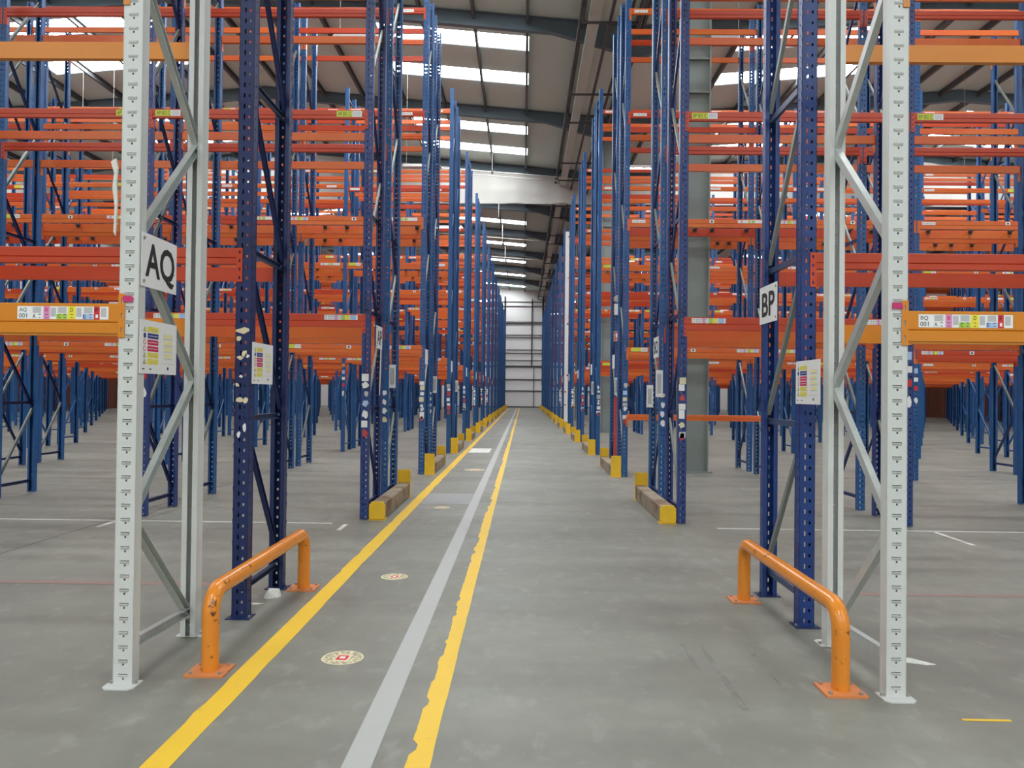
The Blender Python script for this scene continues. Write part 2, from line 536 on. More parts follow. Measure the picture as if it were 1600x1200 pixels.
# ------------------------------------------------------------------ steel columns in the valley line
def ibeam(mb, w, d, tf, tw, z0, z1, mat):
    mb.prism([(-w / 2, -d / 2), (-w / 2 + tf, -d / 2), (-w / 2 + tf, -tw / 2), (w / 2 - tf, -tw / 2), (w / 2 - tf, -d / 2), (w / 2, -d / 2),
              (w / 2, d / 2), (w / 2 - tf, d / 2), (w / 2 - tf, tw / 2), (-w / 2 + tf, tw / 2), (-w / 2 + tf, d / 2), (-w / 2, d / 2)], 'z', z0, z1, mat)
mb = MB(); ibeam(mb, .62, .24, .025, .014, .03, VALLEY_H - .5, 'column'); colm = mb.mesh('shaft')
mb = MB(); mb.box(-.38, .38, -.18, .18, 0, .03, 'column'); colb = mb.mesh('base_plate')
mb = MB(); mb.box(-.285, .285, -.10, .10, 0, .02, 'column'); cols = mb.mesh('stiffener')
for i, y in enumerate((16.05, 32.1, 48.1, 64.1)):
    e = link('steel_column', None, None, (3.52, y, 0))
    thing(e, 'grey-green steel I-section roof column, %s from the front, right of the aisle' % ORD[i], 'column', 'roof columns')
    link('shaft', colm, e)
    link('base_plate', colb, e)
    for z in (7.9, 8.6):
        link('stiffener', cols, e, (0, 0, z))

# ------------------------------------------------------------------ hanging lamps
mb = MB()
mb.prism([(-.75, 0), (.75, 0), (.68, .10), (-.68, .10)], 'y', -.17, .17, 'lampbody')
lamp_body = mb.mesh('housing')
mb = MB(); mb.box(-.33, .33, -.14, .14, -.012, -.001, 'lamp'); lamp_lit = mb.mesh('diffuser')
mb = MB(); mb.box(-.33, .33, -.14, .14, -.012, -.001, 'lampbody'); lamp_off = mb.mesh('diffuser')
mb = MB(); mb.tube((0, 0, 0), (0, 0, 1), .006, 'conduit', 5); lamp_wire = mb.mesh('suspension_wire')
def lamp(x, y, z, lit, label):
    e = link('hanging_lamp', None, None, (x, y, z))
    thing(e, label, 'lamp', 'hanging warehouse lamps')
    link('housing', lamp_body, e)
    for s in (-.36, .36):
        link('diffuser', lamp_lit if lit else lamp_off, e, (s, 0, 0))
    for s in (-.6, .6):
        o = link('suspension_wire', lamp_wire, e, (s, 0, .09))
        o.scale = (1, 1, roof_h(x + s) - z - .09)
for y, tag in ((-8.5, 'behind the viewer'), (8.0, 'over the first rack aisle'), (18.7, 'over the third rack aisle'),
               (29.4, 'over the fifth rack aisle'), (40.2, 'over the seventh rack aisle'), (56.2, 'over the tenth rack aisle'), (72.0, 'over the thirteenth rack aisle'), (82.2, 'added to brighten the end wall')):  # last row is added fill light for the end wall
    for x, st in ((-16.6, 'far left'), (-4.0, 'left of the main aisle'), (4.55, 'right of the main aisle'), (17.3, 'far right')):
        if y == 82.2 and abs(x) < 5:
            x *= 1.4
        lit = not (y == 29.4 and x < 0)
        lamp(x, y, 10.25, lit, '%s twin-panel hanging lamp %s, %s' % ('lit white' if lit else 'switched-off', tag, st))

for x, st in ((-2.95, 'left'), (2.95, 'right')):  # two more added lamps, out of sight behind the racks, brightening the end wall
    lamp(x, 83.0, 10.25, True, 'added lit fill lamp, unseen beside the aisle mouth at the end wall, %s side' % st)
# smoke curtain
mb = MB()
nx = 240
pts = []
for i in range(nx + 1):
    x = XL + 0.3 + (XR - XL - .6) * i / nx
    y = 0.05 * math.sin(x * 2.1) + 0.03 * math.sin(x * 5.3 + 1)
    pts.append((x, y, 11.48 + 0.02 * math.sin(x * 1.3), roof_h(x) - 0.5))
n0 = 0
for dy in (0, .012):
    for x, y, a, b in pts:
        for t in (0, .25, .5, .75, 1):
            mb.v.append((x, y + dy + .03 * math.sin(x * 3 + 6 * t), a + (b - a) * t))
k = mb.mi('curtain')
S = (nx + 1) * 5
for i in range(nx):
    for j in range(4):
        a = i * 5 + j
        mb.f.append((a, a + 5, a + 6, a + 1)); mb.m.append(k)
        a += S
        mb.f.append((a, a + 1, a + 6, a + 5)); mb.m.append(k)
cur = link('smoke_curtain', None, None, (0, 39.75, 0))
thing(cur, 'white fabric smoke curtain hanging across the building under the roof', 'curtain')
link('fabric', mb.mesh('fabric', True), cur)
mb = MB(); mb.tube((XL + .3, 0, 11.46), (XR - .3, 0, 11.46), .03, 'conduit', 6)
link('bottom_bar', mb.mesh('bottom_bar'), cur)

# ------------------------------------------------------------------ racking meshes
PH = 9.7
def post_profile(w=.1, d=.075, lip=.024, t=.004):
    h = w / 2
    return [(-h, 0), (h, 0), (h, d), (h - lip, d), (h - lip, d - t), (h - t, d - t), (h - t, t), (-h + t, t), (-h + t, d - t), (-h + lip, d - t), (-h + lip, d), (-h, d)]
def plain_post(mat):
    mb = MB()
    mb.prism(post_profile(), 'z', .006, PH, mat)
    return mb.mesh('post')
def holed_post(mat, w, d, lip, slots, sides, pitch, top, t=.0035):
    """C-section post; slots = list of (x0, x1, z0, z1) inside each pitch on the web, sides = same on the flanges (depth, z)"""
    mb = MB()
    n = int(top / pitch)
    h = w / 2
    def sheet(holes, width, put):
        us = sorted(set([0.0, width] + [c for a in holes for c in a[:2]]))
        vs = sorted(set([0.0, pitch] + [c for a in holes for c in a[2:]]))
        for r in range(n):
            for j in range(len(vs) - 1):
                for i in range(len(us) - 1):
                    um, vm = (us[i] + us[i + 1]) / 2, (vs[j] + vs[j + 1]) / 2
                    if any(a < um < b and c < vm < e for a, b, c, e in holes):
                        continue
                    z0, z1 = .006 + r * pitch + vs[j], .006 + r * pitch + vs[j + 1]
                    mb.quad([put(us[i], z0), put(us[i + 1], z0), put(us[i + 1], z1), put(us[i], z1)], mat)
    sheet([(a + h, b + h, c, e) for a, b, c, e in slots], w, lambda u, z: (u - h, 0, z))
    zt = .006 + n * pitch
    for s in (-1, 1):
        if sides:
            sheet(sides, d, lambda u, z, s=s: (s * h, u, z))
        else:
            mb.quad([(s * h, 0, .006), (s * h, d, .006), (s * h, d, zt), (s * h, 0, zt)], mat)
        mb.quad([(s * h, d, .006), (s * (h - lip), d, .006), (s * (h - lip), d, zt), (s * h, d, zt)], mat)
    me = bpy.data.meshes.new('post')
    me.from_pydata(mb.v, [], mb.f)
    me.materials.append(M[mat])
    bm = bmesh.new()
    bm.from_mesh(me)
    bmesh.ops.remove_doubles(bm, verts=bm.verts, dist=1e-5)
    bmesh.ops.recalc_face_normals(bm, faces=bm.faces)
    bmesh.ops.solidify(bm, geom=bm.faces[:], thickness=t)
    bm.to_mesh(me)
    bm.free()
    return me
blue_slots = [(-.020, -.009, .018, .050), (.012, .026, .022, .042)]
blue_sides = [(.030, .042, .026, .038)]
P_NAVY = holed_post('navy', .108, .08, .028, blue_slots, blue_sides, .076, 6.4)
P_ROYAL = holed_post('royal', .108, .08, .028, blue_slots, blue_sides, .076, 6.4)
P_NAVY2 = holed_post('midnavy', .1, .075, .026, blue_slots, None, .076, PH)
P_BLUE = plain_post('blue')
P_BLUE2 = holed_post('blue', .1, .075, .026, blue_slots, None, .076, PH)
P_GREY = holed_post('grey', .098, .08, .034, [(-.004, .006, .022, .033), (-.026, .026, .050, .0545)], None, .0765, 6.4)
mb = MB()
mb.prism(post_profile(.17, .09, .04, .005), 'z', .006, 9.3, 'white')
P_WHITE = mb.mesh('post')

def chan(mat, w, d, t=.004):
    """unit channel along +Z from 0 to 1 (scaled in z when placed)"""
    mb = MB()
    mb.prism([(-d / 2, -w / 2), (d / 2, -w / 2), (d / 2, -w / 2 + t), (-d / 2 + t, -w / 2 + t), (-d / 2 + t, w / 2 - t), (d / 2, w / 2 - t), (d / 2, w / 2), (-d / 2, w / 2)], 'z', 0, 1, mat)
    return mb.mesh('brace')
B_GREY = chan('galv', .052, .038)
B_BLUE = chan('dbrace', .045, .03)
B_NAVY = chan('navy', .045, .03)
B_GALV = chan('galvd', .04, .028)
def brace(parent, mesh, x, p, q, name='brace'):
    """channel between (y, z) points p and q in the frame plane at x"""
    dy, dz = q[0] - p[0], q[1] - p[1]
    L = math.hypot(dy, dz)
    o = link(name, mesh, parent, (x, p[0], p[1]), (-math.atan2(dy, dz), 0, 0))
    o.scale = (1, 1, L)
    return o

def beam_profile(h, seam, d=.05):
    s = h * seam
    return [(.004, 0), (0, -.004), (0, -s + .004), (.007, -s), (.002, -s - .004), (.002, -h + .004), (.006, -h), (d, -h), (d, -.03), (d - .018, -.03), (d - .018, 0)]
def beam_mesh(L, h, mat, seam=.5):
    mb = MB()
    mb.prism(beam_profile(h, seam), 'x', -L / 2, L / 2, mat)
    return mb.mesh('beam')
def conn_mesh(H, mat, teeth, over=.034):
    """end connector: angle plate overlapping the post face, with slots"""
    mb = MB()
    n = teeth
    z = 0.0
    step = H / n
    # plate lying on the post face (x from 0 to over outward), built as cells around square slots
    for i in range(n):
        z1, z0 = -i * step, -(i + 1) * step
        a, b = z0 + step * .32, z0 + step * .68
        x1, x2 = over * .35, over * .65
        for (p, q, r, s) in ((0, over, b, z1), (0, over, z0, a), (0, x1, a, b), (x2, over, a, b)):
            mb.box(p, q, -.005, -.001, r, s, mat)
    mb.box(-.005, 0, -.005, .05, -H, 0, mat)
    return mb.mesh('connector')

BAY = 2.8
BL = BAY - .1
BEAM = {}
for mat in ('orange', 'red'):
    BEAM[mat, 'hi'] = beam_mesh(BL, .115, mat, .6)
    BEAM[mat, 'lo'] = beam_mesh(BL, .165, mat, .52)
BEAM['amber', 'hi'] = beam_mesh(BL, .118, 'amber', .68)
BEAM['amber', 'lo'] = beam_mesh(BL, .165, 'amber', .62)
CONN = {m: conn_mesh(.24, m, 4, .04) for m in ('orange', 'red')}
CONN['amber'] = conn_mesh(.24, 'amber', 3, .03)

# label strips on beams: u along +X from its left end
def strip_full(code, num):
    mb = MB()
    W, H = .50, .070
    put_rect(mb, 0, W, 0, H, .001, 'white', FRONT)
    put_text(mb, code, .031, H * .70, .040, H * .34, .0016, 'black', FRONT)
    put_text(mb, num, .031, H * .27, .044, H * .34, .0016, 'black', FRONT)
    def cell(u0, u1, mat, ltr, lu, lv, col='black'):
        if mat:
            put_rect(mb, u0, u1, 0, H, .0014, mat, FRONT)
        if ltr:
            put_text(mb, ltr, lu, lv, .015, H * .30, .002, col, FRONT, .01)
    put_text(mb, 'A', .092, H * .24, .018, H * .32, .0016, 'black', FRONT)
    put_rect(mb, .084, .13, H * .48, H * .95, .0014, 'pgrey', FRONT)
    cell(.143, .178, 'ppink', 'B', .160, H * .74, 'pcrim')
    put_rect(mb, .182, .212, H * .2, H * .9, .0014, 'pgrey', FRONT)
    put_rect(mb, .215, .275, 0, H * .42, .0014, 'pgreen', FRONT)
    put_rect(mb, .222, .27, H * .48, H * .95, .0014, 'pgrey', FRONT)
    cell(0, 0, None, 'C', .230, H * .22)
    cell(.277, .320, 'pyellow', 'D', .299, H * .74)
    put_rect(mb, .324, .352, H * .2, H * .9, .0014, 'pgrey', FRONT)
    put_rect(mb, .358, .418, 0, H * .42, .0014, 'pblue', FRONT)
    put_rect(mb, .365, .412, H * .48, H * .95, .0014, 'pgrey', FRONT)
    cell(0, 0, None, 'E', .370, H * .22, 'pnavy')
    cell(.420, .452, 'pred', 'F', .436, H * .74, 'black')
    put_rect(mb, .430, .443, H * .12, H * .38, .002, 'white', FRONT)
    put_rect(mb, .458, .488, H * .2, H * .9, .0014, 'pgrey', FRONT)
    for u in (.122, .160, .260, .299, .402):     # arrow marks
        put_rect(mb, u - .007, u + .007, H * .34, H * .39, .002, 'black', FRONT)
        put_rect(mb, u - .005, u + .005, H * .10, H * .15, .002, 'black', FRONT)
    return mb.mesh('label_strip')
def strip_small(kind):
    mb = MB()
    H = .062
    if kind == 'multi':
        put_rect(mb, 0, .42, 0, H, .001, 'white', FRONT)
        for u0, u1, mt in ((.135, .165, 'ppink'), (.215, .26, 'pgreen'), (.265, .31, 'pyellow'), (.335, .40, 'pblue')):
            put_rect(mb, u0, u1, 0, H, .0014, mt, FRONT)
        for u in (.012, .05, .08, .11, .17, .2, .315):
            put_rect(mb, u, u + .022, H * .55, H * .85, .0016, 'pgrey', FRONT)
            put_rect(mb, u, u + .018, H * .15, H * .4, .0016, 'pgrey', FRONT)
    elif kind == 'white':
        put_rect(mb, 0, .26, 0, H * .9, .001, 'white', FRONT)
        for u in (.02, .07, .1, .15, .2):
            put_rect(mb, u, u + .03, H * .3, H * .6, .0014, 'pgrey', FRONT)
    elif kind == 'tag':
        put_rect(mb, 0, .09, 0, H, .001, 'white', FRONT)
        put_rect(mb, .03, .06, H * .2, H * .8, .0014, 'black', FRONT)
    elif kind == 'mixed':
        put_rect(mb, 0, .52, 0, H, .001, 'white', FRONT)
        for u0, u1, mt in ((.2, .25, 'ygreen'), (.27, .33, 'pgreen'), (.06, .09, 'ppink')):
            put_rect(mb, u0, u1, H * .1, H * .9, .0014, mt, FRONT)
    return mb.mesh('label_strip')
def strip_lime(text):
    mb = MB()
    H = .075
    put_rect(mb, 0, .20, 0, H, .001, 'ygreen', FRONT)
    put_rect(mb, .20, .32, 0, H, .001, 'white', FRONT)
    if text:
        put_text(mb, text, .10, H / 2, .165, H * .62, .0016, 'black', FRONT)
    for i in range(7):
        put_rect(mb, .215 + i * .013, .221 + i * .013, H * .18, H * .85, .0016, 'pgrey', FRONT)
    return mb.mesh('label_strip')
L_FULL = {'AQ': strip_full('AQ', '001'), 'BQ': strip_full('BQ', '001')}
L_MULTI, L_WHITE, L_TAG, L_MIXED = strip_small('multi'), strip_small('white'), strip_small('tag'), strip_small('mixed')
L_LIME = {t: strip_lime(t) for t in ('AP 001 C', 'AP 002 C', 'BP 001 C', 'BP 002 C', '')}

mb = MB()
mb.prism([(-.085, -.05), (-.06, -.075), (.06, -.075), (.085, -.05), (.085, .06), (-.085, .06)], 'z', 0, .007, 'grey')
FOOT_GREY = mb.mesh('foot_plate')
mb = MB()
mb.prism([(-.085, -.04), (.085, -.04), (.085, .10), (-.085, .10)], 'z', 0, .007, 'navy')
FOOT_NAVY = mb.mesh('foot_plate')
mb = MB(); mb.tube((0, 0, 0), (0, 0, .014), .010, 'bolt', 6); BOLT = mb.mesh('bolt')
# slot tab of the grey posts: a pressed-out tongue above each hole
mb = MB()
mb.prism([(.001, .050), (-.007, .050), (-.007, .047), (0, .036)], 'x', -.024, .024, 'grey')
TAB = mb.mesh('slot_tab')

# far mesh blocks: whole bracing of a frame, all the beams of a bay
DEPTH = .88
def zig(node0, pitch, top):
    z, side, out = node0, 0, []
    while z + pitch < top:
        out.append(((.04 if side == 0 else DEPTH - .04, z), (DEPTH - .04 if side == 0 else .04, z + pitch)))
        z += pitch
        side = 1 - side
    return out
def frame_bracing(mat, flip=False):
    mb = MB()
    segs = zig(.25, 1.05, PH - .2) + [((.04, .2), (DEPTH - .04, .2)), ((.04, PH - .25), (DEPTH - .04, PH - .25))]
    for (y0, z0), (y1, z1) in segs:
        if flip:
            y0, y1 = DEPTH - y0, DEPTH - y1
        d = Vector((0, y1 - y0, z1 - z0)).normalized()
        nrm = Vector((0, -d.z, d.y)) * .02
        n = len(mb.v)
        for (y, z) in ((y0, z0), (y1, z1)):
            for sx in (-.014, .014):
                for s in (-1, 1):
                    mb.v.append((sx, y + s * nrm.y, z + s * nrm.z))
        k = mb.mi(mat)
        for f in ((0, 1, 5, 4), (1, 3, 7, 5), (3, 2, 6, 7), (2, 0, 4, 6)):
            mb.f.append(tuple(n + q for q in f)); mb.m.append(k)
    return mb.mesh('bracing')
FB = [frame_bracing('blue'), frame_bracing('blue', True)]
LEVELS = [2.52, 5.03, 7.12, 9.15]
def bay_beams(seed):
    rnd = random.Random(seed)
    mb = MB()
    for i, z in enumerate(LEVELS):
        z += rnd.choice((0, 0, .076, -.076))
        h = .165 if i < 2 else .115
        for y0, fl in ((0, 1), (DEPTH, -1)):
            mt = rnd.choice(('orange', 'orange', 'red'))
            mb.prism([(y0, z), (y0, z - h * .5), (y0 + fl * .006, z - h * .5 - .004), (y0 + fl * .006, z - h), (y0 + fl * .05, z - h), (y0 + fl * .05, z)], 'x', -BL / 2, BL / 2, mt)
        if i < 3:
            for u in range(rnd.randint(1, 3)):
                x = rnd.uniform(-1.2, .9)
                w = rnd.choice((.2, .3, .42))
                mb.box(x, x + w, -.004, -.001, z - .075, z - .015, rnd.choice(('white', 'white', 'ygreen')))
    return mb.mesh('beams')
BAYS = [bay_beams(s) for s in range(6)]

# ------------------------------------------------------------------ rack rows
def sticker(parent, x, y, z, w, h, mat, jag=True, rnd=random):
    mb = MB()
    if jag:
        n = 9
        pts = [(w / 2 * math.cos(6.283 * i / n) * rnd.uniform(.55, 1.15), h / 2 * math.sin(6.283 * i / n) * rnd.uniform(.55, 1.15)) for i in range(n)]
    else:
        pts = [(-w / 2, -h / 2), (w / 2, -h / 2), (w / 2, h / 2), (-w / 2, h / 2)]
    mb.prism(pts, 'y', -.0012, 0, mat)
    return link('sticker', mb.mesh('sticker'), parent, (x, y - .0008, z))

def rack(side, n, row, y0, x0, style):
    """one rack row running sideways from the aisle. side -1 left, +1 right"""
    sname = 'left' if side < 0 else 'right'
    e = link('pallet_rack', None, None, (x0, y0, 0))
    far = y0 + DEPTH
    kmax = min(11, max(1, math.ceil((.69 * far - 2.0) / BAY)))
    if n == 0 and row == 0:
        lab = 'light grey rack row with amber beams at the front, %s of the aisle, under sign %s' % (sname, 'AQ' if side < 0 else 'BQ')
        lab = 'light grey pallet rack with amber beams, nearest on the %s, label %s 001' % (sname, 'AQ' if side < 0 else 'BQ')
    elif n == 0:
        lab = 'navy pallet rack with red beams, directly behind the grey rack on the %s' % sname
    else:
        lab = 'blue pallet rack with orange beams on the %s, %s row of the %s pair' % (sname, 'front' if row == 0 else 'rear', ORD[n])
    thing(e, lab, 'pallet rack', 'pallet racking')
    rnd = random.Random(100 * n + 10 * row + side)
    # frames
    for k in range(kmax + 1):
        x = side * BAY * k
        if style == 'grey':
            pm, fm = P_GREY, FOOT_GREY
        elif style == 'navy':
            pm, fm = (P_NAVY if side < 0 else P_ROYAL), FOOT_NAVY
        elif n <= 1:
            pm, fm = (P_NAVY2 if row == 0 else P_BLUE2), None
        elif n == 2:
            pm, fm = P_BLUE2, None
        else:
            pm, fm = P_BLUE, None
        for rear in (0, 1):
            if side > 0 and n == 6 and k == 0 and row == 0 and rear == 0:
                p = link('post', P_WHITE, e, (x + .03, 0, 0))
                p['label'] = 'wide white replacement post'
                continue
            p = link('post', pm, e, (x, DEPTH * rear, 0), (0, 0, math.pi * rear))
            if fm and k <= 1:
                link('foot_plate', fm, p)
                for bx in (-.068, .068):
                    if k == 0:
                        link('bolt', BOLT, p, (bx, .01, .006))
            if style == 'grey' and not rear and k == 0:
                for t in range(int(4.2 / .0765)):
                    link('slot_tab', TAB, p, (0, 0, .006 + t * .0765))
        # bracing
        if n == 0 and row == 0:
            h = .765
            nodes = [(DEPTH - .04, .13)]
            z, s = .13, 1
            while z + h < 6.2:
                a = (DEPTH - .05 if s else .05, z)
                b = (.05 if s else DEPTH - .05, z + h)
                brace(e, B_GREY, x, a, b)
                z += h
                s = 1 - s
            brace(e, B_GREY, x, (.06, .20), (DEPTH - .06, .17))
        elif n == 0:
            hz = [.2, 1.40, 2.60, 3.82, 5.04]
            for i, z in enumerate(hz):
                brace(e, B_BLUE, x, (.05, z), (DEPTH - .05, z))
                if i:
                    brace(e, B_GALV if side > 0 else B_NAVY, x - side * .012, (.06, z - .08), (DEPTH - .06, hz[i - 1] + .06))
        elif n <= 2 and k <= 3:
            z, s = .25, (row + (side > 0)) % 2
            brace(e, B_NAVY, x, (.05, .18), (DEPTH - .05, .18))
            while z + 1.05 < PH - .1:
                brace(e, B_GALV if s else B_NAVY, x, (.05 if s else DEPTH - .05, z), (DEPTH - .05 if s else .05, z + 1.05))
                z += 1.05
                s = 1 - s
            for z in (1.38, 2.62, 3.86):
                if n == 1:
                    brace(e, B_NAVY, x, (.05, z), (DEPTH - .05, z))
        else:
            link('bracing', FB[(n + row) % 2], e, (x, 0, 0))['kind'] = 'stuff'
    # beams
    if n == 0 and row == 0:
        lv, mats = [(2.065, 'lo'), (3.885, 'hi'), (5.7, 'hi')], ('amber', 'amber')
    elif n == 0:
        lv, mats = [(2.605, 'hi'), (5.15, 'hi')], ('red', 'red')
    elif n == 1:
        lv, mats = [(2.575, 'lo'), (5.15, 'hi'), (7.1, 'hi'), (9.15, 'hi')], ('red', 'orange')
    else:
        lv, mats = [(LEVELS[0], 'lo'), (LEVELS[1], 'lo'), (LEVELS[2], 'hi'), (LEVELS[3], 'hi')], ('orange', 'orange')
    for k in range(kmax):
        xc = side * BAY * (k + .5)
        if n >= 6:
            o = link('beams', BAYS[rnd.randrange(6)], e, (xc, 0, 0))
            o['kind'] = 'stuff'
            continue
        for i, (z, hk) in enumerate(lv):
            for rear in (0, 1):
                mt = mats[rear]
                if n >= 2:
                    mt = rnd.choice(('orange', 'orange', 'orange', 'red'))
                zz = z + (rnd.choice((0, 0, 0, -.076)) if n >= 3 else 0)
                hh = hk
                if n == 0 and row == 0 and rear:
                    hh = 'hi'
                if n == 1 and i == 0 and rear:
                    zz -= .076
                b = link('beam', BEAM[mt, hh], e, (xc, DEPTH if rear else -.002, zz), (0, 0, math.pi * rear))
                if n <= 2:
                    cm_ = CONN[mt]
                    up = .055 if mt == 'amber' else 0
                    c1 = link('connector', cm_, b, (BL / 2, 0, up))
                    c2 = link('connector', cm_, b, (-BL / 2, 0, up))
                    c2.scale = (-1, 1, 1)
                if rear == 0:
                    # labels on the aisle faces
                    ends = BL / 2
                    if n == 0 and row == 0 and i == 0 and k == 0:
                        link('label_strip', L_FULL['AQ' if side < 0 else 'BQ'], b, (ends - .56 if side < 0 else -ends + .06, 0, -.088))
                    elif n == 1 and row == 0 and i == 0:
                        link('label_strip', L_MULTI, b, (ends - .48, 0, -.075))
                        link('label_strip', L_MULTI, b, (-ends + .06, 0, -.075))
                    elif n == 1 and row == 0 and i == 1 and k <= 1:
                        pre = 'AP' if side < 0 else 'BP'
                        a_, b_ = ('%s 001 C' % pre, '%s 002 C' % pre)
                        link('label_strip', L_LIME[a_ if k == 0 else b_], b, (ends - .36 if side < 0 else -ends + .04, 0, -.09))
                        if side < 0:
                            link('label_strip', L_LIME[b_ if k == 0 else ''], b, (-ends + .04, 0, -.09))
                    elif n == 1 and row == 1 and i == 0:
                        link('label_strip', L_WHITE, b, (ends - .7, 0, -.075))
                        link('label_strip', L_TAG, b, (ends - .12, 0, -.075))
                    elif n >= 2 and i <= 1 and row == 0:
                        link('label_strip', (L_MULTI, L_MIXED)[i], b, (ends - .60, 0, -.078))
                        link('label_strip', rnd.choice((L_MULTI, L_WHITE, L_LIME[''])), b, (-ends + .05, 0, -.082))
                        link('label_strip', L_TAG, b, (rnd.uniform(-.4, .4), 0, -.078))
                    elif n >= 2 and i >= 2 and row == 0:
                        link('label_strip', rnd.choice((L_WHITE, L_LIME[''])), b, (ends - .46, 0, -.09))
                        link('label_strip', L_WHITE, b, (-ends + .06, 0, -.085))
                elif n == 1 and i == 0 and row == 0:
                    pass
            if i == 1 and 2 <= n <= 3:
                for u in rnd.sample([-1.1, -.75, -.3, .1, .45, .9, 1.15], 4):
                    link('support_bar', SUPPORT, e, (xc + u, 0, z))
    return e
mb = MB()
mb.prism([(-.025, -.005), (.025, -.005), (.025, -.035), (-.025, -.035)], 'y', .03, DEPTH - .03, 'purlin')
mb.box(-.035, .035, DEPTH - .075, DEPTH - .05, -.075, -.005, 'rail')
mb.box(-.035, .035, .052, .07, -.075, -.005, 'rail')
SUPPORT = mb.mesh('support_bar')

N_PAIRS = 15
def pair_y(n):
    return 9.6 + 5.35 * (n - 1)
racks = {}
for side in (-1, 1):
    racks[side, 0, 0] = rack(side, 0, 0, 4.14, -2.15 if side < 0 else 2.0, 'grey')
    racks[side, 0, 1] = rack(side, 0, 1, 5.38, side * 1.98, 'navy')
    for n in range(1, N_PAIRS):
        for row in (0, 1):
            racks[side, n, row] = rack(side, n, row, pair_y(n) + row * 1.33, side * 1.98, 'blue')

# low guard beam on the right-hand third pair
b = link('beam', BEAM['orange', 'hi'], racks[1, 2, 0], (BAY / 2, -.06, 1.22))
b['label'] = 'low orange guard beam near knee height'
for s in (1, -1):
    c = link('connector', CONN['orange'], b, (s * BL / 2, 0, 0))
    c.scale = (s, 1, 1)
# magenta lock clips on the grey posts
mb = MB(); mb.prism([(-.03, 0), (.024, 0), (.024, .026), (.012, .032), (-.03, .032)], 'y', -.007, 0, 'magenta')
CL = mb.mesh('lock_clip')
for s in (-1, 1):
    o = link('lock_clip', CL, racks[s, 0, 0], (-s * .0, -.002, 2.075))
# worn stickers and paint chips on the front posts
rs = random.Random(5)
r = racks[-1, 0, 1]
for dx, z, w, h, mt in ((.0, 2.02, .10, .05, 'cream'), (-.03, 1.97, .05, .04, 'cream'), (.01, 1.86, .05, .06, 'cream'), (.03, 1.845, .05, .03, 'white'), (-.02, 1.83, .05, .03, 'cream'),
                        (-.01, 1.70, .03, .025, 'white'), (-.035, 1.64, .035, .03, 'cream'), (-.02, 1.535, .05, .05, 'cream'), (.025, 1.53, .045, .045, 'cream'),
                        (.02, 1.34, .03, .06, 'white'), (-.02, 1.29, .03, .05, 'white')):
    sticker(r, dx, 0, z, w, h, mt, True, rs)
for side in (-1, 1):
    for n in range(1, 8):
        r = racks[side, n, 0]
        z = 1.78
        while z > 1.08:
            h = rs.uniform(.06, .13)
            mt = rs.choice(('white', 'white', 'white', 'white', 'cream', 'pgrey', 'pblue', 'post_red'))
            sticker(r, rs.uniform(-.01, .01), 0, z, .07 + rs.random() * .025, h, mt, rs.random() < .4, rs)
            z -= h + rs.uniform(.0, .05)
        sticker(r, 0, 0, 1.08, .085, .11, 'post_red', True, rs)
        if n in (1, 2):
            r2 = racks[side, n, 1]
            for q in range(4):
                sticker(r2, rs.uniform(-.01, .01), 0, 1.2 + .13 * q, .08, .10, rs.choice(('white', 'cream')), True, rs)
        for k in (1, 2):
            if n <= 4:
                sticker(r, side * BAY * k, 0, 2.3, .08, .09, 'plate', False, rs)
                sticker(r, side * BAY * k, 0, 2.12, .07, .10, 'pblue', False, rs)
                sticker(r, side * BAY * k, 0, 1.95, .08, .08, 'white', False, rs)
                sticker(r, side * BAY * k, 0, 1.78, .07, .09, 'pred', False, rs)
                sticker(r, side * BAY * k, 0, 1.55, .07, .16, 'white', True, rs)

# red protector clipped to a post on the right
mb = MB(); mb.prism(post_profile(.12, .06, .012, .006), 'z', .02, 1.55, 'post_red')
link('post_protector', mb.mesh('post_protector'), racks[1, 2, 1], (0, -.012, 0))['label'] = 'faded red post protector'

# ------------------------------------------------------------------ signs
def board(name, side, x, y_near, ztop, w, h, label, cat, draw, bolts=True):
    """board parallel to the aisle. side -1: on the left racks facing +X; +1: on the right racks facing -X"""
    F = EAST if side < 0 else WEST
    e = link(name, None, None, (x, y_near + w / 2, ztop - h / 2))
    thing(e, label, cat)
    mb = MB()
    mb.box(-.002, .002, -w / 2, w / 2, -h / 2, h / 2, 'white')
    link('board', mb.mesh('board'), e)
    if draw:
        mb = MB()
        draw(mb, F)
        link('print', mb.mesh('print'), e)
    if bolts:
        q = MB(); q.tube((0, 0, 0), (.006, 0, 0), .009, 'bolt', 8)
        bm_ = q.mesh('bolt')
        ends = (-1,) if side < 0 else (-1, )
        for v in (-1, 1):
            yy = -(w / 2 - .022)
            link('bolt', bm_, e, (.002 if side < 0 else -.008, yy, v * (h / 2 - .03)))
    return e
def letters(s):
    def d(mb, F):
        tail = 'Q' in s
        put_text(mb, s, .006, -.012 if tail else 0, .35 if tail else .31, .228 if tail else .19, .0032, 'black', F, .022)
    return d
XS = -2.15 + .064
board('row_sign', -1, -2.15 + .056, 4.155, 2.465, .42, .297, 'white row sign reading AQ on the grey post at left', 'sign', letters('AQ'))
board('row_sign', 1, 1.98 - .060, 5.86, 2.475, .42, .297, 'white row sign reading BP on the navy rack at right', 'sign', letters('BP'))
board('row_sign', -1, -1.98 + .058, 9.95, 2.47, .42, .297, 'white row sign reading AP on the second left rack pair', 'sign', letters('AP'))
board('row_sign', 1, 1.98 - .058, 10.98, 2.44, .42, .297, 'white row sign reading BO on the second right rack pair', 'sign', letters('BO'))
